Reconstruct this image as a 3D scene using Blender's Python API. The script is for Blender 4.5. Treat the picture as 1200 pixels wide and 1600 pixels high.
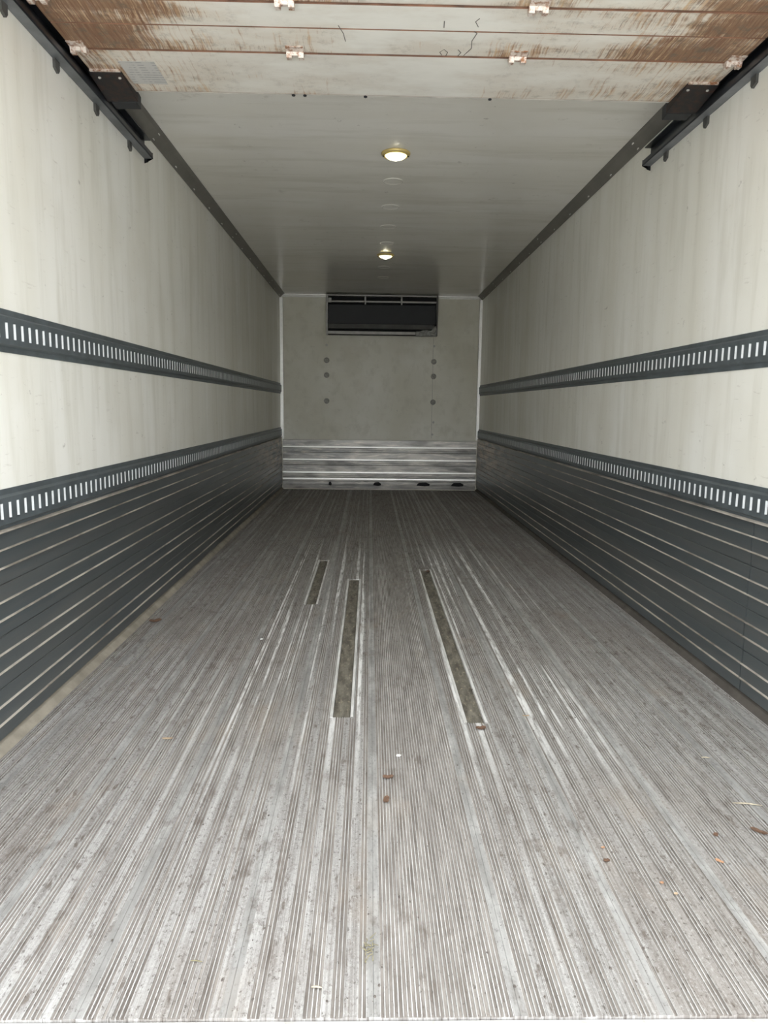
import bpy, bmesh, math, random
from mathutils import Matrix, Vector

random.seed(7)
sc = bpy.context.scene
for o in list(bpy.data.objects):
    bpy.data.objects.remove(o)
C = sc.collection

# ------------------------------------------------------------------ room size (metres)
HW = 1.23            # half width of the box body
H = 2.375            # ceiling height
Y0 = 1.07            # rear edge of the floor (camera foot is y = 0)
L = 8.874            # front bulkhead

# ------------------------------------------------------------------ camera
CAM = (-0.126, 0.0, 1.0296)
YAW, PITCH, ROLL = 0.02109, 0.14682, 0.01178
fw = Vector((math.sin(YAW) * math.cos(PITCH), math.cos(YAW) * math.cos(PITCH), -math.sin(PITCH)))
rt = Vector((math.cos(YAW), -math.sin(YAW), 0))
up = rt.cross(fw)
r2 = rt * math.cos(ROLL) + up * math.sin(ROLL)
u2 = up * math.cos(ROLL) - rt * math.sin(ROLL)
cd = bpy.data.cameras.new('camera')
cd.sensor_fit = 'VERTICAL'
cd.sensor_height = 32.0
cd.lens = 1107.1 / 1600 * 32.0
cd.clip_start = 0.02
cam = bpy.data.objects.new('camera', cd)
C.objects.link(cam)
cam.matrix_world = Matrix(((r2.x, u2.x, -fw.x, CAM[0]), (r2.y, u2.y, -fw.y, CAM[1]),
                           (r2.z, u2.z, -fw.z, CAM[2]), (0, 0, 0, 1)))
sc.camera = cam

# ------------------------------------------------------------------ daylight (even overcast sky) and exposure
w = bpy.data.worlds.new('overcast_sky')
sc.world = w
w.use_nodes = True
bg = w.node_tree.nodes['Background']
bg.inputs[0].default_value = (0.965, 0.99, 1.0, 1)
bg.inputs[1].default_value = 1.0
sc.view_settings.view_transform = 'Standard'
sc.view_settings.look = 'None'
sc.view_settings.gamma = 1
sc.view_settings.use_curve_mapping = False
sc.view_settings.exposure = 2.38
sc.cycles.max_bounces = 8
sc.cycles.diffuse_bounces = 7
sc.cycles.glossy_bounces = 3
sc.cycles.use_denoising = True
sc.cycles.use_adaptive_sampling = True
sc.cycles.adaptive_threshold = 0.025


# ------------------------------------------------------------------ material helpers
class NT:
    def __init__(self, name):
        self.m = bpy.data.materials.new(name)
        self.m.use_nodes = True
        self.t = self.m.node_tree
        self.b = self.t.nodes['Principled BSDF']
        self._pos = None

    def n(self, kind, **kw):
        nd = self.t.nodes.new(kind)
        for k, v in kw.items():
            setattr(nd, k, v)
        return nd

    def link(self, a, b):
        self.t.links.new(a, b)

    def put(self, sock, v):
        if hasattr(v, 'is_linked') or isinstance(v, bpy.types.NodeSocket):
            self.link(v, sock)
        elif isinstance(v, (tuple, list)) and len(v) == 3 and sock.type == 'RGBA':
            sock.default_value = (*v, 1)
        else:
            sock.default_value = v

    def pos(self):
        if self._pos is None:
            self._pos = self.n('ShaderNodeNewGeometry').outputs['Position']
        return self._pos

    def sep(self, v):
        s = self.n('ShaderNodeSeparateXYZ')
        self.link(v, s.inputs[0])
        return s.outputs

    def scaled(self, v, s, off=(0, 0, 0)):
        m = self.n('ShaderNodeMapping')
        self.link(v, m.inputs[0])
        m.inputs['Scale'].default_value = s
        m.inputs['Location'].default_value = off
        return m.outputs[0]

    def noise(self, s, detail=3, rough=0.55, off=(0, 0, 0), vec=None, dist=0.0):
        nd = self.n('ShaderNodeTexNoise')
        nd.inputs['Scale'].default_value = 1
        nd.inputs['Detail'].default_value = detail
        nd.inputs['Roughness'].default_value = rough
        nd.inputs['Distortion'].default_value = dist
        self.link(self.scaled(vec or self.pos(), s, off), nd.inputs['Vector'])
        return nd.outputs['Fac']

    def ramp(self, v, a, b, lo=0.0, hi=1.0):
        r = self.n('ShaderNodeMapRange', clamp=True)
        self.put(r.inputs[0], v)
        for i, x in enumerate((a, b, lo, hi)):
            r.inputs[i + 1].default_value = x
        return r.outputs[0]

    def math(self, op, a, b=None, c=None):
        m = self.n('ShaderNodeMath', operation=op)
        for i, x in enumerate((a, b, c)):
            if x is not None:
                self.put(m.inputs[i], x)
        return m.outputs[0]

    def mix(self, f, a, b):
        m = self.n('ShaderNodeMix', data_type='RGBA')
        self.put(m.inputs[0], f)
        self.put(m.inputs[6], a)
        self.put(m.inputs[7], b)
        return m.outputs[2]

    def bump(self, h, strength=0.3, dist=0.002):
        b = self.n('ShaderNodeBump')
        b.inputs['Strength'].default_value = strength
        b.inputs['Distance'].default_value = dist
        self.link(h, b.inputs['Height'])
        self.link(b.outputs[0], self.b.inputs['Normal'])

    def set(self, color=None, rough=None, metal=None, spec=None):
        if color is not None:
            self.put(self.b.inputs['Base Color'], color)
        if rough is not None:
            self.put(self.b.inputs['Roughness'], rough)
        if metal is not None:
            self.put(self.b.inputs['Metallic'], metal)
        if spec is not None:
            self.put(self.b.inputs['Specular IOR Level'], spec)
        return self


def simple(name, col, rough=0.5, metal=0.0, var=0.15, scale=25.0):
    t = NT(name)
    n = t.noise((scale,) * 3, 4)
    c = t.mix(t.ramp(n, 0.3, 0.7), tuple(x * (1 - var) for x in col), tuple(min(1, x * (1 + var)) for x in col))
    t.set(c, t.ramp(n, 0.2, 0.8, rough - 0.06, rough + 0.06), metal)
    return t.m


def mat_liner(name, base, seed, grain, rough=(0.30, 0.42), relief=0.25, smudge=0.4):
    """white glass-fibre liner; grain = noise scale that stretches the stains (down the wall / across the roof)"""
    t = NT(name)
    broad = t.noise(grain, 3, 0.5, (seed, seed * 2, 0))
    fine = t.noise(tuple(g * 4 for g in grain), 4, 0.6, (seed * 3, 0, seed))
    cloud = t.noise((1.6, 1.6, 1.6), 3, 0.6, (seed, 1, 4))
    c = t.mix(t.ramp(broad, 0.35, 0.68), base, tuple(x * y for x, y in zip(base, (0.90, 0.89, 0.85))))
    c = t.mix(t.ramp(fine, 0.5, 0.70, 0, 0.55), c, tuple(x * y for x, y in zip(base, (0.76, 0.75, 0.70))))
    c = t.mix(t.ramp(cloud, 0.50, 0.66, 0, smudge), c, tuple(x * y for x, y in zip(base, (0.84, 0.82, 0.77))))
    # scuffs and specks
    sp = t.noise((16, 16, 22), 5, 0.75, (seed, 3, 2))
    c = t.mix(t.ramp(sp, 0.655, 0.71, 0, 0.55), c, (0.30, 0.28, 0.25))
    sc2 = t.noise((9, 9, 60), 4, 0.7, (seed, 8, 2))
    c = t.mix(t.ramp(sc2, 0.63, 0.72, 0, 0.35), c, (0.45, 0.42, 0.37))
    t.set(c, t.ramp(broad, 0.3, 0.7, *rough), 0.0, 0.4)
    t.bump(broad, relief, 0.01)
    return t.m


M = {}
M['wall'] = mat_liner('white_liner', (0.905, 0.90, 0.855), 3.0, (3.2, 3.2, 0.35))
M['ceil'] = mat_liner('roof_liner', (0.84, 0.825, 0.785), 9.0, (0.35, 2.6, 1.0), (0.14, 0.22), 0.06)
M['bulk'] = mat_liner('bulkhead_liner', (0.93, 0.915, 0.83), 5.0, (2.0, 2.0, 1.5), smudge=0.6)


def smudge(t, c):
    """trodden-in brown dirt shared by every surface of the floor"""
    x, y, z = t.sep(t.pos())
    a = t.noise((30, 12, 1), 5, 0.7, (14, 9, 0))
    b = t.noise((4.5, 2.2, 1), 3, 0.6, (2, 21, 0))
    k = t.math('MULTIPLY', t.ramp(a, 0.52, 0.62), t.ramp(b, 0.46, 0.60))
    c = t.mix(t.math('MULTIPLY', k, 0.5), c, (0.12, 0.095, 0.078))
    d = t.noise((120, 85, 1), 3, 0.7, (31, 4, 0))
    c = t.mix(t.ramp(d, 0.64, 0.70, 0, 0.7), c, (0.07, 0.055, 0.047))
    tan = t.noise((5, 2.5, 1), 3, 0.6, (8, 13, 0))
    return t.mix(t.ramp(tan, 0.58, 0.72, 0, 0.28), c, (0.40, 0.33, 0.265))


def mat_floor():
    t = NT('ribbed_aluminium')
    x, y, z = t.sep(t.pos())
    st1 = t.noise((46, 0.5, 1), 3, 0.6)
    st2 = t.noise((210, 2.6, 1), 3, 0.6, (3, 1, 0))
    pat = t.noise((2.4, 1.1, 1), 4, 0.6, (7, 2, 0))
    spk = t.noise((95, 60, 1), 5, 0.78, (1, 5, 0))
    mot = t.noise((160, 110, 1), 4, 0.8, (2, 5, 0))
    big = t.noise((38, 13, 1), 4, 0.72, (4, 9, 0))
    c = t.mix(t.ramp(st1, 0.36, 0.64), (0.26, 0.248, 0.237), (0.455, 0.447, 0.438))
    c = t.mix(t.ramp(st2, 0.54, 0.68, 0, 0.65), c, (0.185, 0.163, 0.146))
    c = t.mix(t.ramp(st2, 0.45, 0.32, 0, 0.55), c, (0.60, 0.594, 0.585))
    c = t.mix(t.ramp(pat, 0.48, 0.62, 0, 0.5), c, (0.245, 0.214, 0.19))
    c = t.mix(t.ramp(mot, 0.46, 0.30, 0, 0.6), c, (0.64, 0.635, 0.626))
    c = t.mix(t.ramp(mot, 0.56, 0.68, 0, 0.6), c, (0.165, 0.145, 0.13))
    c = t.mix(t.ramp(spk, 0.56, 0.63, 0, 0.75), c, (0.085, 0.07, 0.06))
    c = t.mix(t.ramp(big, 0.575, 0.66, 0, 0.7), c, (0.11, 0.085, 0.068))
    # lines polished by pallet wheels around the worn slots
    wheel = t.noise((34, 0.35, 1), 1, 0.5, (11, 4, 0))
    brk = t.noise((60, 7, 1), 4, 0.7, (6, 1, 0))
    zone = t.math('MULTIPLY', t.ramp(y, 1.7, 2.4), t.ramp(y, 5.6, 4.6))
    zone = t.math('MULTIPLY', zone, t.ramp(t.math('ABSOLUTE', x), 0.85, 0.55))
    pol = t.math('MULTIPLY', t.ramp(wheel, 0.53, 0.58), t.math('MULTIPLY', zone, t.ramp(brk, 0.36, 0.56)))
    c = t.mix(pol, smudge(t, c), (0.85, 0.85, 0.845))
    t.set(c, t.ramp(st1, 0.3, 0.7, 0.68, 0.56), 0.3, 0.2)
    t.bump(st2, 0.25, 0.002)
    return t.m


M['floor'] = mat_floor()


def mat_groove():
    t = NT('groove_dirt')
    a = t.noise((60, 5, 1), 4, 0.65)
    b = t.noise((150, 40, 1), 4, 0.7, (3, 3, 0))
    c = t.mix(t.ramp(a, 0.35, 0.65), (0.155, 0.137, 0.123), (0.31, 0.287, 0.266))
    c = t.mix(t.ramp(b, 0.58, 0.72, 0, 0.7), c, (0.10, 0.08, 0.065))
    t.set(smudge(t, c), 0.85, 0.0, 0.2)
    return t.m


M['groove'] = mat_groove()


def mat_bare():
    t = NT('worn_bare_aluminium')
    a = t.noise((30, 5, 30), 4, 0.65)
    c = t.mix(t.ramp(a, 0.35, 0.62), (0.55, 0.54, 0.52), (0.90, 0.90, 0.89))
    t.set(c, 0.45, 0.3)
    return t.m


M['bare'] = mat_bare()


def mat_plate(name, lo, hi, metal):
    t = NT(name)
    a = t.noise((40, 9, 1), 4, 0.65)
    b = t.noise((90, 60, 1), 5, 0.75, (4, 2, 0))
    c = t.mix(t.ramp(a, 0.35, 0.62), lo, hi)
    c = t.mix(t.ramp(b, 0.55, 0.64, 0, 0.55), c, tuple(x * 0.45 for x in lo))
    dull = t.noise((14, 2.2, 1), 3, 0.65, (9, 5, 0))
    c = t.mix(t.ramp(dull, 0.44, 0.58, 0, 0.6), c, tuple(x * 0.8 for x in lo))
    t.set(smudge(t, c), 0.55, metal, 0.3)
    return t.m


M['crest'] = mat_plate('worn_rib_crest', (0.42, 0.414, 0.405), (0.70, 0.697, 0.688), 0.25)
M['band'] = mat_plate('smooth_joint_band', (0.33, 0.323, 0.312), (0.50, 0.495, 0.487), 0.4)


def mat_slotdirt():
    t = NT('packed_dirt')
    a = t.noise((40, 9, 1), 5, 0.7)
    b = t.noise((70, 30, 1), 5, 0.75, (3, 2, 0))
    c = t.mix(t.ramp(a, 0.35, 0.65), (0.06, 0.053, 0.041), (0.185, 0.17, 0.137))
    c = t.mix(t.ramp(b, 0.56, 0.66, 0, 0.8), c, (0.34, 0.30, 0.215))
    c = t.mix(t.ramp(b, 0.38, 0.28, 0, 0.7), c, (0.06, 0.05, 0.04))
    t.set(c, 0.8)
    return t.m


M['slotdirt'] = mat_slotdirt()


def mat_kick(name, dark, light, amount, ends=False):
    t = NT(name)
    a = t.noise((1.6, 0.5, 9), 4, 0.6, (2, 0, 5))
    b = t.noise((5, 1.6, 40), 4, 0.65, (8, 3, 1))
    s = t.noise((30, 30, 30), 4, 0.7, (1, 2, 3))
    c = t.mix(t.ramp(a, 0.35, 0.68), dark, tuple(0.5 * (x + y) for x, y in zip(dark, light)))
    c = t.mix(t.ramp(b, 0.50, 0.70, 0, amount), c, light)
    c = t.mix(t.ramp(s, 0.68, 0.76, 0, 0.6), c, tuple(x * 0.35 for x in dark))
    if not ends:
        pz = t.noise((2.6, 2.6, 11), 2, 0.5, (3, 3, 7))
        c = t.mix(t.ramp(pz, 0.48, 0.66, 0, 0.6), c, tuple(x * 0.42 for x in dark))
    if ends:      # bare, scraped metal where loads hit the nose end
        x, y, z = t.sep(t.pos())
        e = t.noise((3, 3.5, 22), 4, 0.7, (5, 6, 2))
        k = t.math('MULTIPLY', t.ramp(y, 6.2, 8.2), t.ramp(e, 0.38, 0.60))
        k = t.math('MULTIPLY', k, t.ramp(z, 0.18, 0.42))
        c = t.mix(k, c, (0.62, 0.54, 0.46))
    t.set(c, t.ramp(b, 0.3, 0.7, 0.34, 0.46), 0.8)
    return t.m


M['kick'] = mat_kick('dull_dark_aluminium', (0.20, 0.232, 0.252), (0.31, 0.305, 0.295), 0.35, True)
M['kickback'] = mat_kick('scuffed_aluminium', (0.30, 0.30, 0.295), (0.74, 0.69, 0.63), 0.95)


def mat_ridge():
    t = NT('worn_ridge')
    a = t.noise((6, 3.0, 6), 4, 0.7)
    c = t.mix(t.ramp(a, 0.36, 0.60), (0.27, 0.24, 0.205), (0.66, 0.61, 0.54))
    t.set(c, 0.42, 0.35)
    return t.m


M['ridge'] = mat_ridge()
M['rail'] = simple('slate_grey_steel', (0.135, 0.158, 0.172), 0.42, 0.45, 0.22, 14)
M['lip'] = simple('bright_zinc', (0.74, 0.77, 0.79), 0.5, 0.1, 0.08, 20)
M['cove'] = simple('dark_grey_cove', (0.175, 0.166, 0.148), 0.5, 0.1, 0.15, 8)
M['rivet'] = simple('bright_rivet', (0.62, 0.61, 0.58), 0.4, 0.5, 0.1)
M['black'] = simple('black_steel', (0.022, 0.024, 0.028), 0.5, 0.2, 0.3, 20)
M['track'] = simple('greasy_black_track', (0.05, 0.055, 0.065), 0.35, 0.6, 0.4, 9)
M['tracklit'] = simple('lit_grey_track', (0.20, 0.21, 0.225), 0.45, 0.4, 0.35, 7)  # lighter copy of the track: light on the lower flange put into colour
M['tab'] = simple('dull_grey_tab', (0.11, 0.11, 0.105), 0.5, 0.4, 0.2)
M['whitetrim'] = simple('bright_corner_bead', (0.92, 0.915, 0.89), 0.42, 0.75, 0.05, 30)
M['caulk'] = simple('tan_caulk', (0.29, 0.262, 0.215), 0.75, 0.0, 0.25, 12)
M['darkgap'] = simple('dark_base_strip', (0.09, 0.08, 0.07), 0.7, 0.1, 0.3, 12)
M['unit'] = simple('charcoal_panel', (0.030, 0.032, 0.037), 0.55, 0.0, 0.12, 6)
M['unitgrey'] = simple('dusty_grey_panel', (0.12, 0.12, 0.118), 0.5, 0.1, 0.2, 8)
M['unitlight'] = simple('aluminium_frame', (0.42, 0.41, 0.40), 0.45, 0.4, 0.15, 15)
M['void'] = simple('unlit_void', (0.010, 0.010, 0.012), 0.8)
M['ground'] = simple('concrete_yard', (0.62, 0.605, 0.575), 0.9, 0.0, 0.1, 2)


def mat_rust():
    t = NT('rusty_bracket')
    a = t.noise((40, 40, 40), 5, 0.7)
    t.set(t.mix(t.ramp(a, 0.45, 0.68), (0.018, 0.017, 0.018), (0.055, 0.026, 0.018)), 0.6, 0.2)
    return t.m


M['rustblack'] = mat_rust()


def mat_hinge():
    t = NT('scaled_hinge')
    a = t.noise((60, 60, 60), 4, 0.7)
    t.set(t.mix(t.ramp(a, 0.46, 0.62), (0.78, 0.70, 0.64), (0.34, 0.16, 0.08)), 0.4, 0.3)
    return t.m


M['hinge'] = mat_hinge()


def mat_door(level, seed):
    """white door skin with rust runs down the panel, heaviest at both ends and around the hinges"""
    t = NT('stained_white_door')
    x, y, z = t.sep(t.pos())
    g = t.sep(t.n('ShaderNodeTexCoord').outputs['Generated'])
    wob = t.noise((5, 9, 1), 2, 0.5, (seed, 0, 0))
    xs = t.math('ADD', x, t.math('MULTIPLY', t.math('SUBTRACT', wob, 0.5), 0.022))
    cmb = t.n('ShaderNodeCombineXYZ')
    t.link(xs, cmb.inputs[0])
    t.link(y, cmb.inputs[1])
    st = t.noise((75, 3.2, 1), 4, 0.62, (seed, 0, 0), cmb.outputs[0])
    st2 = t.noise((190, 7, 1), 4, 0.65, (seed * 2, 3, 0), cmb.outputs[0])
    cl = t.noise((3.0, 7, 1), 4, 0.6, (seed, 5, 0))
    ax = t.math('ABSOLUTE', x)
    ends = t.ramp(ax, 0.45, 1.0, 0.0, 1.1)
    hin = t.math('SUBTRACT', 1.0, t.ramp(t.math('ABSOLUTE', t.math('SUBTRACT', ax, 0.39)), 0.02, 0.24))
    low = t.ramp(g[1], 0.15, 1.0, 0.25, 1.0)
    hin = t.math('MULTIPLY', hin, low)
    mask = t.math('ADD', t.math('MULTIPLY', ends, 0.9), t.math('MULTIPLY', hin, 0.75))
    mask = t.math('ADD', mask, t.ramp(cl, 0.40, 0.66, -0.14, 0.42))
    mask = t.math('MULTIPLY', mask, level)
    # where the mask is high the streak threshold drops
    th = t.math('SUBTRACT', 0.74, t.math('MULTIPLY', mask, 0.40))
    run = t.ramp(t.math('SUBTRACT', st, th), 0.0, 0.16)
    run2 = t.ramp(t.math('SUBTRACT', st2, t.math('ADD', th, 0.07)), 0.0, 0.12)
    c = t.mix(t.ramp(cl, 0.35, 0.7), (0.82, 0.805, 0.755), (0.71, 0.695, 0.645))
    c = t.mix(t.math('MULTIPLY', mask, 0.55), c, (0.58, 0.44, 0.30))
    st3 = t.noise((120, 4.5, 1), 4, 0.65, (seed * 4, 1, 0), cmb.outputs[0])
    rc = t.mix(t.ramp(st3, 0.40, 0.60), (0.62, 0.43, 0.25), (0.27, 0.12, 0.055))
    c = t.mix(t.math('MULTIPLY', run, 0.85), c, rc)
    c = t.mix(t.math('MULTIPLY', run2, 0.70), c, (0.15, 0.065, 0.035))
    dirt = t.noise((24, 24, 1), 5, 0.75, (seed, 7, 0))
    c = t.mix(t.math('MULTIPLY', t.ramp(dirt, 0.52, 0.68), t.math('MULTIPLY', mask, 0.7)), c, (0.14, 0.12, 0.09))
    seam = t.math('MULTIPLY', t.ramp(g[1], 0.965, 1.0), 0.75)
    c = t.mix(seam, c, (0.28, 0.14, 0.08))
    t.set(c, 0.45, 0.0, 0.35)
    return t.m


def mat_lens():
    t = NT('lit_lens')
    e = t.n('ShaderNodeEmission')
    e.inputs[0].default_value = (1.0, 0.86, 0.42, 1)
    e.inputs[1].default_value = 1.1
    t.link(e.outputs[0], t.t.nodes['Material Output'].inputs[0])
    return t.m


def mat_bulb():
    t = NT('lit_bulb')
    e = t.n('ShaderNodeEmission')
    e.inputs[0].default_value = (1.0, 0.95, 0.80, 1)
    e.inputs[1].default_value = 4.0
    t.link(e.outputs[0], t.t.nodes['Material Output'].inputs[0])
    return t.m


M['lens'] = mat_lens()
M['bulb'] = mat_bulb()
M['brass'] = simple('yellow_bezel', (0.72, 0.56, 0.22), 0.35, 0.4, 0.1)


# ------------------------------------------------------------------ mesh helpers
class MB:
    def __init__(self):
        self.v, self.f, self.mi = [], [], []

    def face(self, pts, mi=0):
        i = len(self.v)
        self.v += [tuple(p) for p in pts]
        self.f.append(tuple(range(i, i + len(pts))))
        self.mi.append(mi)

    def box(self, x0, x1, y0, y1, z0, z1, mi=0):
        i = len(self.v)
        self.v += [(x0, y0, z0), (x1, y0, z0), (x1, y1, z0), (x0, y1, z0),
                   (x0, y0, z1), (x1, y0, z1), (x1, y1, z1), (x0, y1, z1)]
        for q in ((0, 3, 2, 1), (4, 5, 6, 7), (0, 1, 5, 4), (1, 2, 6, 5), (2, 3, 7, 6), (3, 0, 4, 7)):
            self.f.append(tuple(i + k for k in q))
            self.mi.append(mi)

    def prism(self, prof, a, b, place, mi=None, caps=True):
        """closed profile (list of 2-tuples) swept from a to b; place(u, v, s) -> point; mi one index per profile edge"""
        n = len(prof)
        i = len(self.v)
        for s in (a, b):
            self.v += [tuple(place(u, v, s)) for u, v in prof]
        for k in range(n):
            k2 = (k + 1) % n
            self.f.append((i + k, i + k2, i + n + k2, i + n + k))
            self.mi.append(mi[k] if mi else 0)
        if caps:
            self.f.append(tuple(i + k for k in range(n)))
            self.f.append(tuple(i + n + k for k in range(n)))
            self.mi += [0, 0]

    def tube(self, pts, r, seg=8, mi=0):
        rings = []
        for k, p in enumerate(pts):
            p = Vector(p)
            d = (Vector(pts[min(k + 1, len(pts) - 1)]) - Vector(pts[max(k - 1, 0)])).normalized()
            a = d.orthogonal().normalized()
            b = d.cross(a)
            rr = r[k] if isinstance(r, (list, tuple)) else r
            i = len(self.v)
            self.v += [tuple(p + (a * math.cos(q) + b * math.sin(q)) * rr) for q in
                       [2 * math.pi * j / seg for j in range(seg)]]
            rings.append(i)
        for a, b in zip(rings, rings[1:]):
            for j in range(seg):
                j2 = (j + 1) % seg
                self.f.append((a + j, a + j2, b + j2, b + j))
                self.mi.append(mi)
        self.f += [tuple(rings[0] + j for j in range(seg)), tuple(rings[-1] + j for j in range(seg))]
        self.mi += [mi, mi]

    def lathe(self, prof, axis='z', c=(0, 0, 0), seg=24, mi=0):
        """prof: list of (r, h); rotated about the axis through c"""
        def pt(r, h, q):
            a, b = r * math.cos(q), r * math.sin(q)
            if axis == 'z':
                return (c[0] + a, c[1] + b, c[2] + h)
            if axis == 'y':
                return (c[0] + a, c[1] + h, c[2] + b)
            return (c[0] + h, c[1] + a, c[2] + b)
        i = len(self.v)
        for r, h in prof:
            self.v += [pt(r, h, 2 * math.pi * j / seg) for j in range(seg)]
        for k in range(len(prof) - 1):
            for j in range(seg):
                j2 = (j + 1) % seg
                self.f.append((i + k * seg + j, i + k * seg + j2, i + (k + 1) * seg + j2, i + (k + 1) * seg + j))
                self.mi.append(mi)
        self.f += [tuple(i + j for j in range(seg)), tuple(i + (len(prof) - 1) * seg + j for j in range(seg))]
        self.mi += [mi, mi]

    def mesh(self, name, mats):
        me = bpy.data.meshes.new(name)
        me.from_pydata(self.v, [], self.f)
        for m in (mats if isinstance(mats, (list, tuple)) else [mats]):
            me.materials.append(m)
        me.polygons.foreach_set('material_index', self.mi)
        bm = bmesh.new()
        bm.from_mesh(me)
        bmesh.ops.recalc_face_normals(bm, faces=bm.faces)
        bm.to_mesh(me)
        bm.free()
        me.update()
        return me

    def build(self, name, mats, parent=None, bevel=0.0, smooth=False):
        o = bpy.data.objects.new(name, self.mesh(name, mats))
        C.objects.link(o)
        if parent is not None:
            o.parent = parent
        if smooth:
            o.data.polygons.foreach_set('use_smooth', [True] * len(o.data.polygons))
        if bevel:
            b = o.modifiers.new('bevel', 'BEVEL')
            b.width = bevel
            b.segments = 2
            b.limit_method = 'ANGLE'
        return o


def tag(o, label, cat=None, group=None, kind=None):
    o['label'] = label
    if cat:
        o['category'] = cat
    if group:
        o['group'] = group
    if kind:
        o['kind'] = kind
    return o


def empty(name, loc=(0, 0, 0)):
    o = bpy.data.objects.new(name, None)
    C.objects.link(o)
    o.location = loc
    o.empty_display_size = 0.1
    return o


def put(me, name, parent, loc):
    """an object that shares mesh data, placed at loc (parents of these sit at the world origin)"""
    o = bpy.data.objects.new(name, me)
    C.objects.link(o)
    o.parent = parent
    o.location = loc
    return o


along_y = lambda u, v, s: (u, s, v)       # profile in x-z, swept along y
along_x = lambda u, v, s: (s, u, v)       # profile in y-z, swept along x

# ================================================================== THE SETTING
m = MB(); m.box(-30, 30, -40, 30, -1.25, -1.2)
tag(m.build('ground', M['ground']), 'pale concrete yard below the open rear of the truck', 'ground', kind='structure')

m = MB(); m.box(-34, 34, -22, -18, -1.2, 3.0)  # added out of view to cut low sky light on the far floor
tag(m.build('light_blocker', simple('dark_blocker', (0.30, 0.30, 0.285), 0.8, 0.0, 0.1, 1)), 'added unseen dark building across the yard, behind the viewer', 'blocker', kind='structure')

# ---- side walls
walls = {}
for s, side in ((-1, 'left'), (1, 'right')):
    m = MB()
    m.box(min(s * HW, s * (HW + 0.09)), max(s * HW, s * (HW + 0.09)), Y0, L + 0.09, -0.05, H + 0.09)
    walls[side] = tag(m.build('wall_' + side, M['wall']),
                      'off-white %s side wall with vertical stains above dark kick planks' % side, 'wall', kind='structure')
m = MB(); m.box(-HW, HW, L, L + 0.09, -0.05, H + 0.09)
wall_back = tag(m.build('wall_back', M['bulk']), 'grey-white front bulkhead at the far end of the cargo box', 'wall', kind='structure')
m = MB(); m.box(-HW, HW, Y0, L, H, H + 0.09)
ceiling = tag(m.build('ceiling', M['ceil']), 'smooth grey-white roof liner with a centre row of round blanks', 'ceiling', kind='structure')

# ---- floor: slab and extruded ribbed planks
m = MB(); m.box(-HW, HW, Y0 + 0.005, L, -0.05, -0.0145)
floor = tag(m.build('floor', M['groove']), 'grey ribbed aluminium floor running the length of the box', 'floor', kind='structure')

PITCHX = 0.2525
joints = [-0.111 + PITCHX * k for k in range(-4, 6)]
joints = [-HW + 0.002] + [j for j in joints if -HW + 0.03 < j < HW - 0.03] + [HW - 0.002]
SLOTS = [(-0.456, -0.403, 3.62, 4.71), (-0.242, -0.184, 2.25, 4.18), (0.205, 0.262, 2.21, 4.45)]
BAND = 0.012       # half of the smooth band along every joint
RP = 0.0078        # rib pitch


def plank_profile(x0, x1, style, rnd, slot=None):
    """top profile from x0 to x1: smooth edge bands, ribs and grooves; returns points and material per edge"""
    p, mi = [], []

    def add(x, z, k):
        p.append((x, z))
        mi.append(k)
    g = 0.0002
    add(x0 + g, -0.0008, 3)
    add(x0 + g + 0.0012, 0.0, 3)
    add(x0 + BAND - 0.001, 0.0, 0)
    n = int((x1 - x0 - 2 * BAND) / RP)
    step = (x1 - x0 - 2 * BAND) / n
    for i in range(n):
        a = x0 + BAND + i * step
        if slot and slot[0] - 0.004 < a + step / 2 < slot[1] + 0.004:
            continue
        if style == 'even':
            d = 0.0022
        else:
            ph = (i + style) % 6
            d = 0.0026 if ph in (0, 1, 2) else (0.0013 if rnd.random() < 0.25 else 0.0006)
        d *= rnd.uniform(0.75, 1.15)
        k = 1 if d > 0.0012 else 0
        wg = 0.66 if k else 0.35       # groove share of the pitch
        cr = 0.0006 if k else 0.0
        add(a + step * 0.02, cr, 2 if k else 0)
        add(a + step * 0.10, cr, 0)
        add(a + step * 0.16, -d, k)
        add(a + step * (0.16 + wg), -d, 0)
        add(a + step * min(0.92, 0.22 + wg), cr, 2 if k else 0)
        add(a + step * 0.99, cr, 0)
    if slot:
        i = next(k for k, q in enumerate(p) if q[0] > slot[0] - 0.004)
        ins = [(slot[0] - 0.0110, 0.0), (slot[0] - 0.0095, 0.0022), (slot[0] - 0.001, 0.0022), (slot[0], -0.0085),
               (slot[1], -0.0085), (slot[1] + 0.001, 0.0022), (slot[1] + 0.0095, 0.0022), (slot[1] + 0.0110, 0.0)]
        im = [4, 4, 4, 1, 4, 4, 4, 0]
        p = [q for q in p[:i] if q[0] < slot[0] - 0.0115] + ins + [q for q in p[i:] if q[0] > slot[1] + 0.0115]
        j = len([q for q in p if q[0] < slot[0] - 0.0115])
        mi = mi[:j] + im + mi[len(mi) - (len(p) - j - 8):]
    add(x1 - BAND + 0.001, 0.0, 3)
    add(x1 - g - 0.0012, 0.0, 3)
    add(x1 - g, -0.0008, 0)
    add(x1 - g, -0.014, 0)
    add(x0 + g, -0.014, 0)
    return p, mi


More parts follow.
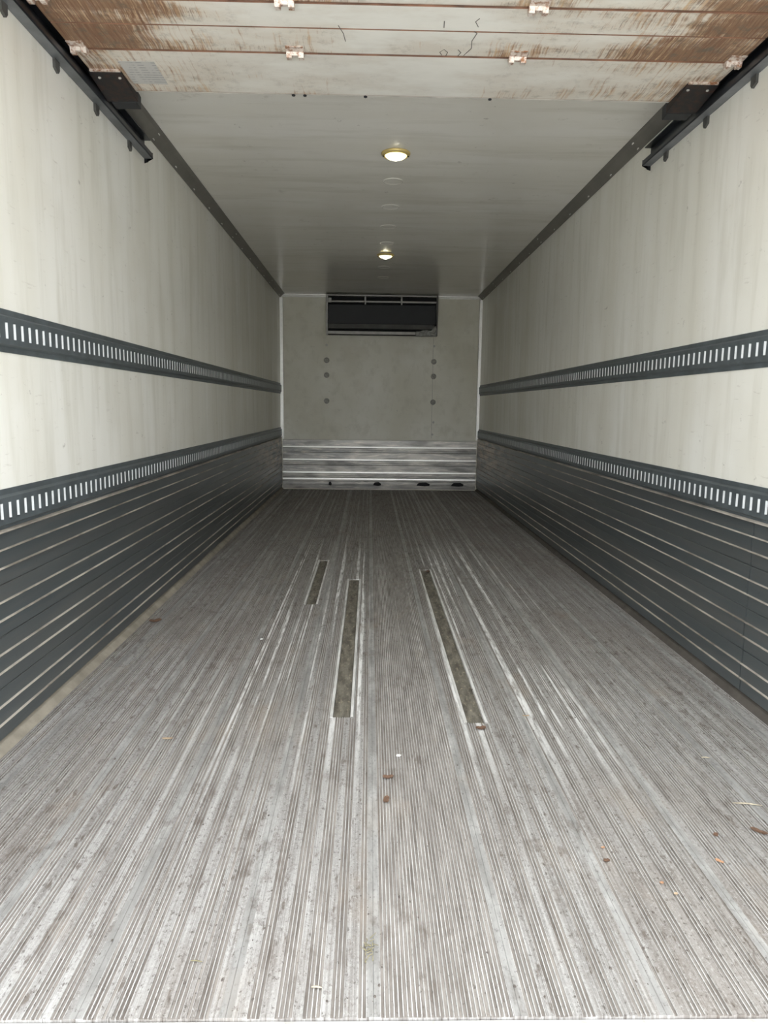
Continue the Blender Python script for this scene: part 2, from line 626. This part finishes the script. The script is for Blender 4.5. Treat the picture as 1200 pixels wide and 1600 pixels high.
for k, (x0, x1) in enumerate(zip(joints, joints[1:])):
    rnd = random.Random(40 + k)
    style = 'even' if abs((x0 + x1) / 2 - 0.015) < 0.05 else rnd.randrange(6)
    slot = next((q for q in SLOTS if x0 < q[0] < x1), None)
    st = rnd.getstate()
    m = MB()
    segs = [(Y0, L - 0.004, None)] if not slot else [(Y0, slot[2], None), (slot[2], slot[3], slot), (slot[3], L - 0.004, None)]
    for ya, yb, sl in segs:
        rnd.setstate(st)
        pr, mi = plank_profile(x0, x1, style, rnd, sl)
        m.prism(pr, ya, yb, along_y, mi)
    pl = m.build('floor_plank', [M['floor'], M['groove'], M['crest'], M['band'], M['bare']], floor)
    if slot:
        d = MB()
        nx, ny = 5, 60
        rr = random.Random(k)
        hh = [[-0.0065 + rr.uniform(-0.0016, 0.0022) for _ in range(nx + 1)] for _ in range(ny + 1)]
        P = lambda i, j: (slot[0] + 0.001 + (slot[1] - slot[0] - 0.002) * i / nx, slot[2] + 0.002 + (slot[3] - slot[2] - 0.004) * j / ny, hh[j][i])
        for j in range(ny):
            for i in range(nx):
                d.face([P(i, j), P(i + 1, j), P(i + 1, j + 1), P(i, j + 1)])
        dd = d.build('dirt_fill', M['slotdirt'], pl)
        dd['label'] = 'olive-grey dirt packed in a worn-through slot'

# tan sealant along the left foot, darker strip along the right foot
m = MB()
m.prism([(-HW, 0.0), (-HW + 0.034, 0.0), (-HW + 0.026, 0.006), (-HW + 0.012, 0.020), (-HW, 0.024)], Y0 + 0.6, L - 0.02, along_y)
tag(m.build('baseboard_left', M['caulk']), 'tan sealant bead along the foot of the left wall', 'sealant', kind='structure')
m = MB()
m.prism([(HW, 0.0), (HW - 0.030, 0.0), (HW - 0.024, 0.006), (HW - 0.012, 0.020), (HW, 0.024)], Y0 + 0.6, L - 0.02, along_y)
tag(m.build('baseboard_right', M['darkgap']), 'dark grimy strip along the foot of the right wall', 'sealant', kind='structure')

# rear sill
m = MB()
m.prism([(Y0 - 0.002, -0.006), (Y0 - 0.012, -0.003), (Y0 - 0.03, -0.012), (Y0 - 0.034, -0.03), (Y0 - 0.036, -0.13),
         (Y0 - 0.002, -0.13)], -HW - 0.08, HW + 0.08, along_x)
tag(m.build('trim_5', M['bare']), 'bright battered aluminium sill across the rear floor edge', 'sill', kind='structure')

# ---- kick planks on the side walls
PH = 0.154
KZ = 0.030
for s, side in ((-1, 'left'), (1, 'right')):
    spans = [(Y0, L - 0.022)] if side == 'left' else [(Y0, 2.412), (2.418, L - 0.022)]
    for k in range(4):
        z0 = KZ + PH * k
        for ya, yb in spans:
            X = lambda d: s * (HW - d)
            prof = [(X(0.0), z0 + 0.0008), (X(0.010), z0 + 0.0008), (X(0.012), z0 + 0.003), (X(0.012), z0 + 0.046),
                    (X(0.015), z0 + 0.050), (X(0.015), z0 + 0.104), (X(0.012), z0 + 0.108), (X(0.012), z0 + 0.151),
                    (X(0.010), z0 + 0.1532), (X(0.0), z0 + 0.1532)]
            m = MB(); m.prism(prof, ya, yb, along_y)
            kp = m.build('kick_plank', M['kick'], walls[side])
            for zz, hgt in ((0.050, 0.0040), (0.104, 0.0034)):
                m = MB()
                m.prism([(X(0.0145), z0 + zz - hgt * 0.6), (X(0.0205), z0 + zz - hgt * 0.4), (X(0.0215), z0 + zz),
                         (X(0.0205), z0 + zz + hgt * 0.5), (X(0.0145), z0 + zz + hgt * 0.9)], ya, yb, along_y)
                m.build('ridge', M['ridge'], kp)
    m = MB()
    z0 = KZ + PH * 4
    m.prism([(s * HW, z0), (s * (HW - 0.020), z0), (s * (HW - 0.023), z0 + 0.003), (s * (HW - 0.022), z0 + 0.005), (s * (HW - 0.012), z0 + 0.007), (s * HW, z0 + 0.007)],
            Y0, L - 0.022, along_y)
    m.build('kick_cap', M['ridge'], walls[side])

# ---- kick planks across the bulkhead
zs = [0.012, 0.150, 0.308, 0.466, 0.622]
for k in range(4):
    a, b = zs[k], zs[k + 1]
    m = MB()
    Yb = lambda d: L - d
    prof = [(Yb(0.0), a + 0.001), (Yb(0.010), a + 0.001), (Yb(0.012), a + 0.004)]
    if k == 0:
        prof += [(Yb(0.014), a + 0.05), (Yb(0.018), a + 0.055), (Yb(0.018), a + 0.09), (Yb(0.012), a + 0.095)]
    else:
        prof += [(Yb(0.012), a + 0.022), (Yb(0.016), a + 0.026), (Yb(0.016), a + 0.050), (Yb(0.012), a + 0.054)]
    prof += [(Yb(0.012), b - 0.004), (Yb(0.010), b - 0.001), (Yb(0.0), b - 0.001)]
    m.prism(prof, -HW + 0.022, HW - 0.022, along_x)
    kp = m.build('kick_plank', M['kickback'], wall_back)
    for zz in ([a + 0.068] if k else [a + 0.125]):
        m = MB()
        m.prism([(Yb(0.011), zz - 0.010), (Yb(0.024), zz - 0.010), (Yb(0.021), zz + 0.008), (Yb(0.011), zz + 0.010)],
                -HW + 0.022, HW - 0.022, along_x)
        m.build('ridge', M['whitetrim'], kp)
    if k == 0:
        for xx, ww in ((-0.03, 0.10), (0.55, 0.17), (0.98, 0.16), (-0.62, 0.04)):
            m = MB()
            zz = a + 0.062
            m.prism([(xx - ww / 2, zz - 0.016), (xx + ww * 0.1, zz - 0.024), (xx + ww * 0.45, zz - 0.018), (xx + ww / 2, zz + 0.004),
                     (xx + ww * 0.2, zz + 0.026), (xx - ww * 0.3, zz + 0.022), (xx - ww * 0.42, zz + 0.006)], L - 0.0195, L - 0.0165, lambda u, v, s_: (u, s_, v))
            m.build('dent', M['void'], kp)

# ---- cove trims along roof edges with rivets
rv = MB(); rv.lathe([(0.009, 0.0), (0.009, 0.003), (0.005, 0.006)], 'x', seg=10)
for i, s in enumerate((-1, 1)):
    m = MB()
    m.prism([(s * HW, H), (s * HW, H - 0.044), (s * (HW - 0.005), H - 0.046), (s * (HW - 0.020), H - 0.034), (s * (HW - 0.044), H - 0.013), (s * (HW - 0.060), H - 0.004), (s * (HW - 0.060), H)],
            Y0, L - 0.002, along_y)
    cove = tag(m.build('trim_%d' % (i + 1), M['cove']), 'dark grey riveted cove strip where the %s wall meets the roof' % ('left', 'right')[i],
               'trim', kind='structure')
    me = rv.mesh('rivet', M['rivet'])
    for k in range(13):
        o = put(me, 'rivet', cove, (s * (HW - 0.0125), 3.78 + 0.41 * k, H - 0.040))
        o.rotation_euler = (0, (math.pi if s > 0 else 0) + s * math.radians(40), 0)
    for k in range(3):
        o = put(me, 'rivet', cove, (s * (HW - 0.040), 3.78 + 2.05 * k, H - 0.0165))
        o.rotation_euler = (0, (math.pi if s > 0 else 0) + s * math.radians(40), 0)

# ---- white corner beads on the bulkhead
for i, (a, b) in enumerate(((-HW, -HW + 0.040), (HW - 0.036, HW))):
    m = MB()
    m.prism([(a, L), (a, L - 0.021), (b - 0.004, L - 0.020), (b, L - 0.016), (b, L)] if i == 0 else [(a, L), (a, L - 0.016), (a + 0.004, L - 0.020), (b, L - 0.021), (b, L)], 0.632, H - 0.045, lambda u, v, s: (u, v, s))
    tag(m.build('trim_%d' % (i + 3), M['whitetrim']), 'white sealed corner bead at the %s edge of the bulkhead' % ('left', 'right')[i], 'trim', kind='structure')
for i, (a, b) in enumerate(((-HW + 0.02, -0.672), (0.695, HW - 0.02))):
    m = MB()
    m.prism([(L, H - 0.040), (L - 0.012, H - 0.040), (L - 0.016, H - 0.030), (L - 0.010, H - 0.024), (L - 0.020, H - 0.016), (L - 0.020, H - 0.004), (L, H - 0.004)], a, b, along_x)
    tag(m.build('trim_%d' % (i + 6), M['whitetrim']), 'white roof-edge bead on the bulkhead %s of the cooling unit' % ('left', 'right')[i], 'trim', kind='structure')

# ---- sealed plugs and seam on the bulkhead
M['plugmat'] = simple('bulkhead_plug', (0.40, 0.39, 0.355), 0.5, 0.0, 0.3, 40)
pm = MB(); pm.lathe([(0.034, 0.0), (0.034, -0.003), (0.026, -0.007), (0.018, -0.003), (0.012, -0.003)], 'y', seg=18)
pme = pm.mesh('plug', M['plugmat'])
for x in (-0.664, 0.652):
    for z in (1.59, 1.412, 1.098):
        put(pme, 'plug', wall_back, (x, L, z))
sm_ = MB(); sm_.lathe([(0.014, 0.0), (0.014, -0.003), (0.008, -0.005)], 'y', seg=12)
sme = sm_.mesh('screw', M['rivet'])
for x, z in ((-0.664, 1.774), (0.652, 1.776), (0.662, 0.85), (0.652, 0.70)):
    put(sme, 'screw', wall_back, (x, L, z))
m = MB(); m.box(0.640, 0.643, L - 0.0015, L, 0.65, 1.88)
m.build('seam', M['plugmat'], wall_back)

# ---- round blanks on the roof
bm_ = MB(); bm_.lathe([(0.062, 0.0), (0.062, -0.002), (0.056, -0.0045), (0.050, -0.002)], 'z', seg=28)
bme = bm_.mesh('blank', M['ceil'])
for y in (4.505, 5.055, 5.589, 6.137, 7.15, 7.70):
    put(bme, 'blank', ceiling, (0, y, H))

# ================================================================== LASHING RAILS
SP = 0.0486
lm = MB()
# a lip: ramp bent inwards from the far edge of its slot, with a rolled edge (local: slot centre at 0, x = out of the wall)
lm.prism([(0.0135, 0.0085), (0.0050, -0.0070), (0.0036, -0.0066), (0.0122, 0.0090)], -0.0235, 0.0235, lambda u, v, s: (u, v, s))
lip_me = {-1: lm.mesh('slot_lip', M['lip'])}
lm2 = MB()
lm2.prism([(-0.0135, 0.0085), (-0.0050, -0.0070), (-0.0036, -0.0066), (-0.0122, 0.0090)], -0.0235, 0.0235, lambda u, v, s: (u, v, s))
lip_me[1] = lm2.mesh('slot_lip', M['lip'])


def rail(s, zc, label):
    t = empty('lashing_rail')
    tag(t, label, 'rail', 'slotted lashing rails')
    Xp = lambda d: s * (HW - d)
    D = 0.0145
    m = MB()
    # flanges, bevels and face rows: sheet with 2 mm thickness at the flanges
    rows = [(-0.064, 0.0), (-0.064, 0.003), (-0.047, 0.003), (-0.040, D), (-0.026, D)]
    ya, yb = Y0 + 0.04, L - 0.024
    for sg in (1, -1):
        for (za, da), (zb, db) in zip(rows, rows[1:]):
            m.face([(Xp(da), ya, zc + sg * za), (Xp(db), ya, zc + sg * zb), (Xp(db), yb, zc + sg * zb), (Xp(da), yb, zc + sg * za)])
    n = int((yb - ya - 0.03) / SP)
    yc = [2.2 + SP * k for k in range(-40, 200)]
    yc = [y for y in yc if ya + 0.02 < y < yb - 0.02]
    hw = 0.0085
    edges = [ya] + [e for y in yc for e in (y - hw, y + hw)] + [yb]
    for a, b in zip(edges[0::2], edges[1::2]):
        m.face([(Xp(D), a, zc - 0.026), (Xp(D), b, zc - 0.026), (Xp(D), b, zc + 0.026), (Xp(D), a, zc + 0.026)])
        for yy in (a, b):
            m.face([(Xp(D), yy, zc - 0.026), (Xp(D - 0.0025), yy, zc - 0.026), (Xp(D - 0.0025), yy, zc + 0.026), (Xp(D), yy, zc + 0.026)])
    m.face([(Xp(0.0008), ya, zc - 0.047), (Xp(0.0008), yb, zc - 0.047), (Xp(0.0008), yb, zc + 0.047), (Xp(0.0008), ya, zc + 0.047)])
    me = bpy.data.meshes.new('channel')
    me.from_pydata(m.v, [], m.f)
    me.materials.append(M['rail'])
    o = bpy.data.objects.new('channel', me)
    C.objects.link(o)
    o.parent = t
    for y in yc:
        put(lip_me[s], 'slot_lip', t, (s * HW, y, zc))
    return t


rail(-1, 1.244, 'dark slate slotted lashing rail at mid height on the left wall')
rail(-1, 0.708, 'dark slate slotted lashing rail just above the left kick planks')
rail(1, 1.244, 'dark slate slotted lashing rail at mid height on the right wall')
rail(1, 0.708, 'dark slate slotted lashing rail just above the right kick planks')

# ================================================================== CEILING LAMPS
def lamp(y, label):
    t = empty('ceiling_lamp', (0, y, H))
    tag(t, label, 'lamp', 'round ceiling lamps')
    m = MB(); m.lathe([(0.078, 0.0), (0.078, -0.006), (0.070, -0.014), (0.060, -0.016), (0.058, -0.010)], 'z', seg=32)
    m.build('bezel', M['brass'], t, smooth=True)
    m = MB(); m.lathe([(0.058, -0.008), (0.056, -0.016), (0.046, -0.024), (0.028, -0.029), (0.006, -0.031)], 'z', seg=32)
    m.build('lens', M['lens'], t, smooth=True)
    m = MB(); m.lathe([(0.026, -0.0285), (0.022, -0.033), (0.010, -0.036), (0.003, -0.0365)], 'z', seg=20)
    m.build('bulb', M['bulb'], t, smooth=True)
    m = MB()
    for sx in (-1, 1):
        m.lathe([(0.005, -0.014), (0.005, -0.018), (0.002, -0.019)], 'z', (sx * 0.066, 0, 0), 8)
        o = m.build('screw', M['black'], t)
        m = MB()
    return t


lamp(4.03, 'lit round yellow-rimmed ceiling lamp nearer the door')
lamp(6.586, 'lit round ceiling lamp farther in, towards the cooling unit')

# ================================================================== COOLING UNIT ON THE BULKHEAD
D0 = 0.10
ev = empty('cooling_unit', (0, L, 1.88))
tag(ev, 'black evaporator cooling unit mounted high on the far bulkhead', 'cooling unit')
P = []
def epart(name, mat, x0, x1, z0, z1, d0, d1, bevel=0.002, parent=None):
    m = MB(); m.box(x0, x1, -d1, -d0, z0 - 1.88, z1 - 1.88)
    return m.build(name, mat, parent or ev, bevel)
epart('back_box', M['void'], -0.655, 0.672, 1.892, 2.355, 0.001, 0.03)
epart('side_frame', M['unitlight'], -0.664, -0.644, 1.888, 2.362, 0.0, D0)
epart('side_frame', M['unitgrey'], 0.664, 0.680, 1.888, 2.362, 0.0, D0)
epart('top_frame', M['unitlight'], -0.644, 0.664, 2.342, 2.360, 0.03, D0)
epart('grille_bar', M['unitlight'], -0.644, 0.664, 2.272, 2.292, 0.05, D0 - 0.015)
epart('grille_post', M['unitlight'], -0.205, -0.185, 2.246, 2.342, 0.05, D0 - 0.004)
epart('grille_post', M['unitlight'], 0.232, 0.252, 2.246, 2.342, 0.05, D0 - 0.004)
epart('front_panel', M['unit'], -0.640, 0.660, 2.020, 2.246, 0.03, D0, 0.006)
m = MB()
m.prism([(-D0, 2.018 - 1.88), (-D0 + 0.02, 1.966 - 1.88), (-0.03, 1.966 - 1.88), (-0.03, 2.018 - 1.88)], -0.640, 0.640, along_x)
m.build('lower_panel', M['unitgrey'], ev)
epart('drip_tray', M['unitlight'], -0.644, 0.418, 1.900, 1.934, 0.03, D0 - 0.01)
m = MB()
m.prism([(0.420, 0.004), (0.664, 0.004), (0.672, 0.10), (0.640, 0.115), (0.600, 0.070), (0.520, 0.082), (0.470, 0.060), (0.420, 0.058)],
        -D0 - 0.008, -0.03, lambda u, v, s: (u, s, v))
br = m.build('drain_bracket', simple('scuffed_bracket', (0.26, 0.26, 0.245), 0.45, 0.3, 0.5, 30), ev, 0.003)
br['label'] = 'bent scuffed metal drain bracket'
m = MB(); m.tube([(0.610, -D0 - 0.010, 0.05), (0.635, -D0 - 0.012, 0.055), (0.652, -D0 - 0.010, 0.085), (0.655, -D0 - 0.008, 0.12)], 0.009, 8)
m.tube([(0.60, -D0 - 0.010, 0.03), (0.65, -D0 - 0.012, 0.022)], 0.010, 8)
m.build('drain_pipe', M['rivet'], br, smooth=True)
m = MB()
m.box(-0.64, -0.60, -D0 - 0.004, -D0 + 0.02, 0.385, 0.44)
m.build('corner_clip', M['unitlight'], ev, 0.003)

# ================================================================== OVERHEAD DOOR AND TRACKS
DZ = 2.250
DT = 0.038
DW = 1.172
seams = [3.026, 2.692, 2.376, 2.056, 1.736, 1.416]
door = empty('overhead_door', (0, 0, 0))
tag(door, 'opened sectional overhead door, white and rust-streaked, stowed under the roof', 'door')
panels = []
M['sealgrey'] = simple('pale_edge_seal', (0.60, 0.575, 0.53), 0.6, 0.0, 0.2, 12)
M['seamrust'] = simple('rusty_seam', (0.20, 0.10, 0.06), 0.7, 0.0, 0.5, 12)
hinge_me = {}


def hinge_mesh(w_, name):
    m = MB()
    # two folded leaves and a knuckle barrel
    m.prism([(-0.050, 0.0), (-0.050, -0.003), (-0.016, -0.004), (-0.010, -0.020), (0.010, -0.020), (0.014, -0.004), (0.024, -0.003), (0.024, 0.0)],
            -w_ / 2, -w_ / 2 + w_ * 0.30, along_x)
    m.prism([(-0.050, 0.0), (-0.050, -0.003), (-0.016, -0.004), (-0.010, -0.020), (0.010, -0.020), (0.014, -0.004), (0.024, -0.003), (0.024, 0.0)],
            w_ / 2 - w_ * 0.30, w_ / 2, along_x)
    m.prism([(-0.046, 0.0), (-0.046, -0.003), (-0.014, -0.003), (-0.008, -0.012), (0.004, -0.012), (0.004, 0.0)], -w_ * 0.2, w_ * 0.2, along_x)
    return m.mesh(name, M['hinge'])


hm = hinge_mesh(0.060, 'hinge')
he = hinge_mesh(0.055, 'end_hinge')
levels = [0.62, 1.0, 0.95, 0.9, 0.8]
for k, (yb, ya) in enumerate(zip(seams, seams[1:])):
    a, b = ya + 0.0035, yb - 0.0035
    mid = a + (b - a) * (0.46 if k else 0.5)
    prof = [(a, DZ + 0.004), (a + 0.002, DZ)]; emi = [1, 0]
    prof += [(mid - 0.004, DZ), (mid - 0.0015, DZ + 0.0035), (mid + 0.0015, DZ + 0.0035), (mid + 0.004, DZ)] if k else []
    emi += [1, 1, 1, 0] if k else []
    prof += [(b - 0.004, DZ), (b, DZ + 0.004), (b, DZ + DT), (a, DZ + DT)]
    emi += [1, 1, 0, 1]
    m = MB(); m.prism(prof, -DW, DW, along_x, emi)
    pn = m.build('door_panel', [mat_door(levels[k], 3.0 + 5 * k), M['seamrust']], door)
    panels.append(pn)
    if k:
        for x in (-0.398, 0.380):
            put(hm, 'hinge', pn, (x, yb - 0.004, DZ))
        for sx in (-1, 1):
            put(he, 'hinge', pn, (sx * 1.145, yb - 0.006, DZ))
# weather strip along the leading edge with a few dark fixing heads
m = MB(); m.prism([(3.0225, DZ + 0.0002), (3.031, DZ + 0.0002), (3.031, DZ + 0.03), (3.0225, DZ + 0.03)], -1.06, 1.06, along_x)
m.build('edge_seal', M['sealgrey'], panels[0])
fm = MB(); fm.lathe([(0.007, 0.0), (0.007, -0.004), (0.003, -0.006)], 'z', seg=10)
fme = fm.mesh('fixing', M['black'])
for x in (-0.395, -0.155, 0.34, -0.44):
    put(fme, 'fixing', panels[0], (x, 3.024, DZ - 0.001))
# faded sticker
m = MB(); m.box(-1.045, -0.915, 2.775, 2.955, DZ - 0.0006, DZ + 0.0005)
t = NT('faded_print')
px, py, pz = t.sep(t.pos())
wv = t.math('GREATER_THAN', t.math('SINE', t.math('MULTIPLY', py, 330.0)), 0.35)
nz = t.noise((60, 8, 1), 3)
t.set(t.mix(t.math('MULTIPLY', wv, t.ramp(nz, 0.4, 0.55)), (0.56, 0.55, 0.53), (0.38, 0.38, 0.38)), 0.6)
st = m.build('sticker', t.m, panels[0])
st['label'] = 'faded grey printed sticker'
# dark scratches drawn on the underside of the second panel
M['mark'] = simple('dark_mark', (0.06, 0.05, 0.045), 0.7)
def mark(pts, parent, r=0.0012):
    m = MB(); m.tube([(x, y, DZ - 0.0004) for x, y in pts], r, 5)
    m.build('scratch', M['mark'], parent)
mark([(0.113, 2.68), (0.105, 2.66), (0.118, 2.64), (0.132, 2.66), (0.128, 2.685)], panels[1])
mark([(0.19, 2.68), (0.21, 2.63), (0.205, 2.58), (0.215, 2.53), (0.205, 2.52)], panels[1])
mark([(0.17, 2.685), (0.178, 2.66), (0.166, 2.64)], panels[1])
mark([(0.10, 2.46), (0.103, 2.50)], panels[1])
mark([(0.21, 2.44), (0.20, 2.46), (0.213, 2.49)], panels[1])
mark([(-0.24, 2.50), (-0.225, 2.55), (-0.22, 2.60)], panels[1])

# black end carriers on the leading corners
for s in (-1, 1):
    X = lambda a: s * a
    m = MB()
    m.prism([(2.845, DZ - 0.001), (2.852, DZ - 0.006), (3.03, DZ - 0.030), (3.045, DZ - 0.032), (3.045, DZ + 0.02), (3.026, DZ + 0.02), (3.026, DZ - 0.001)],
            min(X(1.058), X(1.180)), max(X(1.058), X(1.180)), along_x)
    c = m.build('roller_carrier', M['rustblack'], door, 0.002)
    c['label'] = 'black steel roller carrier'
    m = MB()
    m.prism([(3.047, DZ - 0.033), (3.100, DZ - 0.038), (3.104, DZ + 0.01), (3.047, DZ + 0.02)], min(X(1.064), X(1.165)), max(X(1.064), X(1.165)), along_x)
    m.build('roller_bracket', M['black'], c, 0.002)
    m = MB(); m.box(min(X(1.058), X(1.170)), max(X(1.058), X(1.170)), 2.838, 2.846, DZ - 0.008, DZ - 0.0005)
    m.build('carrier_edge', M['hinge'], c)
    m = MB(); m.lathe([(0.018, -0.02), (0.020, -0.012), (0.020, 0.012), (0.018, 0.02)], 'x', (X(1.162), 3.095, DZ + 0.012), 14)
    m.build('roller', M['black'], c, smooth=True)
    rvm = MB(); rvm.lathe([(0.006, 0.0), (0.006, -0.004), (0.003, -0.006)], 'z', seg=8)
    rme = rvm.mesh('rivet', M['rivet'])
    for rx in (1.075, 1.150):
        put(rme, 'rivet', c, (X(rx), 2.885, DZ - 0.009))

# tracks with wall tabs
for s, side, yend in ((-1, 'left', 3.66), (1, 'right', 3.63)):
    t = empty('door_track', (0, 0, 0))
    tag(t, 'black steel roller track for the overhead door along the %s wall' % side, 'track', 'overhead door tracks')
    zb, zt = 2.205, 2.290
    pr = [(HW - 0.001, zb), (HW - 0.040, zb), (HW - 0.044, zb + 0.004), (HW - 0.044, zb + 0.022), (HW - 0.041, zb + 0.022), (HW - 0.041, zb + 0.006),
          (HW - 0.006, zb + 0.004), (HW - 0.006, zt - 0.004), (HW - 0.036, zt - 0.004), (HW - 0.036, zt), (HW - 0.001, zt)]
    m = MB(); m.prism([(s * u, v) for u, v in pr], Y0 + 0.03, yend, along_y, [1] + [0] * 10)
    m.build('channel', [M['track'], M['tracklit']], t)
    m = MB(); m.prism([(s * (HW - 0.002), 2.205), (s * (HW - 0.043), 2.205), (s * (HW - 0.043), 2.232), (s * (HW - 0.020), 2.190), (s * (HW - 0.002), 2.184)], yend, yend + 0.004, along_y)
    m.build('end_stop', M['black'], t)
    for y in (1.95, 2.32, 2.68, 3.045, 3.44):
        m = MB()
        m.prism([(y - 0.018, 2.205), (y - 0.018, 2.176), (y + 0.008, 2.166), (y + 0.018, 2.178), (y + 0.018, 2.205)],
                min(s * (HW - 0.0005), s * (HW - 0.010)), max(s * (HW - 0.0005), s * (HW - 0.010)), along_x)
        m.build('wall_tab', M['tab'], t)

# ================================================================== LITTER ON THE FLOOR
def leafmat(name, col):
    return simple(name, col, 0.7, 0, 0.3, 120)


M['brown'] = leafmat('dry_brown_leaf', (0.13, 0.075, 0.048))
M['tan'] = leafmat('dry_tan_leaf', (0.42, 0.32, 0.22))
M['orange'] = leafmat('dry_orange_leaf', (0.42, 0.24, 0.14))
M['straw'] = leafmat('pale_straw', (0.42, 0.37, 0.28))
M['moss'] = leafmat('dry_moss', (0.20, 0.18, 0.11))
M['crumb'] = leafmat('dark_crumb', (0.10, 0.085, 0.075))
M['chip'] = leafmat('white_chip', (0.80, 0.79, 0.76))


def leaf(x, y, size, mat, rot, label, cat='leaf', curl=0.25, aspect=0.55):
    m = MB()
    n = 6
    top, L_, R_ = [], [], []
    for i in range(n + 1):
        u = i / n
        wv = aspect * size * 0.5 * math.sin(math.pi * min(1, u * 0.96 + 0.04)) ** 0.7 * (1 + 0.25 * math.sin(9 * u))
        xx = (u - 0.5) * size
        z = 0.0012 + curl * size * (u - 0.5) ** 2
        top.append((xx, 0, z))
        L_.append((xx, wv, z + curl * wv * 0.6))
        R_.append((xx, -wv, z + curl * wv * 0.45))
    for i in range(n):
        m.face([top[i], top[i + 1], L_[i + 1], L_[i]])
        m.face([top[i], R_[i], R_[i + 1], top[i + 1]])
    th = 0.0006
    o = m.build('leaf_fragment', mat)
    sd = o.modifiers.new('thickness', 'SOLIDIFY')
    sd.thickness = th
    o.location = (x, y, 0.0008)
    o.rotation_euler = (0, 0, rot)
    return tag(o, label, cat, 'litter on the floor')


leaf(-1.143, 3.297, 0.060, M['brown'], 0.6, 'curled brown leaf on the floor beside the left wall', curl=0.6, aspect=0.7)
leaf(-0.747, 2.09, 0.035, M['tan'], 0.1, 'small tan leaf sliver on the left part of the floor', aspect=0.35)
leaf(0.436, 1.537, 0.010, M['orange'], 0.4, 'tiny orange leaf crumb just behind a dark brown one, right of centre', aspect=0.8)
leaf(0.429, 1.489, 0.016, M['brown'], 0.2, 'tiny dark brown leaf crumb in front of an orange one, right of centre', aspect=0.7)
leaf(0.731, 1.588, 0.018, M['brown'], 0.9, 'small reddish-brown leaf crumb between a straw and an orange leaf, right', aspect=0.7)
leaf(0.690, 1.485, 0.020, M['orange'], -0.8, 'orange-tan leaf piece on the floor at the lower right', aspect=0.5)
leaf(0.846, 1.60, 0.042, M['brown'], -0.75, 'long brown leaf piece in front of the pale straw', aspect=0.4)
leaf(0.243, 2.165, 0.035, M['brown'], 0.3, 'rust-brown leaf at the near end of the right-hand worn slot', aspect=0.7, curl=0.5)
leaf(-0.066, 1.858, 0.032, M['brown'], 0.2, 'crumpled brown leaf piece on the centre planks', aspect=0.6, curl=0.5)
leaf(-0.074, 1.745, 0.034, M['brown'], 1.4, 'flat brown leaf smear in front of the crumpled one, centre floor', aspect=0.5)
leaf(0.525, 1.411, 0.010, M['orange'], 0.5, 'tiny orange speck of leaf near the lower right', aspect=0.8)
leaf(0.541, 1.375, 0.010, M['tan'], 0.5, 'tiny tan speck of leaf nearest the sill at lower right', aspect=0.8)
leaf(0.25, 4.38, 0.045, M['brown'], 1.2, 'reddish leaf lying at the far end of the right-hand worn slot', aspect=0.6)
leaf(0.41, 2.262, 0.025, M['tan'], 0.1, 'tan leaf curl on the right half of the floor', aspect=0.35)


def twig(p0, p1, r, mat, label, name='straw'):
    a, b = Vector(p0), Vector(p1)
    mid = (a + b) / 2 + Vector((0, 0.04 * (b - a).length, 0.0008))
    m = MB()
    m.tube([a, a.lerp(mid, 0.5), mid, mid.lerp(b, 0.5), b], [r * 0.6, r, r * 1.05, r * 0.9, r * 0.5], 7)
    o = m.build(name, mat, smooth=True)
    return tag(o, label, 'straw', 'litter on the floor')


twig((0.843, 1.726, 0.0035), (0.915, 1.713, 0.0035), 0.0021, M['straw'], 'longest pale straw on the floor near the right wall')
twig((-0.222, 1.131, 0.003), (-0.203, 1.129, 0.003), 0.0018, M['straw'], 'short tan straw bit close to the sill, left of centre')
twig((0.875, 1.974, 0.003), (0.900, 1.970, 0.003), 0.0018, M['straw'], 'short pale straw behind the longest one, right side')
twig((-0.452, 1.193, 0.003), (-0.430, 1.190, 0.003), 0.0014, M['moss'], 'thin grey twig near the sill on the left')

# moss tuft
m = MB()
rr = random.Random(3)
for k in range(22):
    a = Vector((-0.122 + rr.gauss(0, 0.005), 1.222 + rr.gauss(0, 0.016), 0.002))
    b = a + Vector((rr.uniform(-0.012, 0.012), rr.uniform(-0.012, 0.012), rr.uniform(0.001, 0.006)))
    m.tube([a, b], [0.0011, 0.0006], 5)
tag(m.build('moss_tuft', M['moss']), 'scrap of dry olive moss on the centre joint near the sill', 'moss')

# white chips
for (x, y), lab in (((-0.032, 1.985), 'white paint chip on the centre planks behind the brown leaf pieces'),
                    ((-0.60, 3.05), 'pale chip left of the left-hand worn slot')):
    m = MB()
    m.prism([(-0.007, -0.004), (0.003, -0.006), (0.008, 0.001), (0.002, 0.006), (-0.006, 0.004)], 0.0, 0.0025, lambda u, v, s: (u, v, s))
    o = m.build('paint_chip', M['chip'])
    o.location = (x, y, 0.0006)
    tag(o, lab, 'chip', 'litter on the floor')

# uncountable grit
m = MB()
rr = random.Random(11)
for k in range(620):
    y = 1.1 + 3.2 * rr.random() ** 1.7
    x = rr.uniform(-1.15, 1.15)
    r = 0.0009 + 0.0022 * rr.random() ** 2
    h = r * rr.uniform(0.4, 0.8)
    q = rr.random() * 6.28
    ring = [(x + r * math.cos(q + j * 1.2566) * rr.uniform(.7, 1.2), y + 1.6 * r * math.sin(q + j * 1.2566) * rr.uniform(.7, 1.2), 0.0001) for j in range(5)]
    tip = (x, y, h)
    for j in range(5):
        m.face([ring[j], ring[(j + 1) % 5], tip])
g = m.build('grit', M['crumb'])
tag(g, 'dark grit scattered over the near floor', 'grit', kind='stuff')
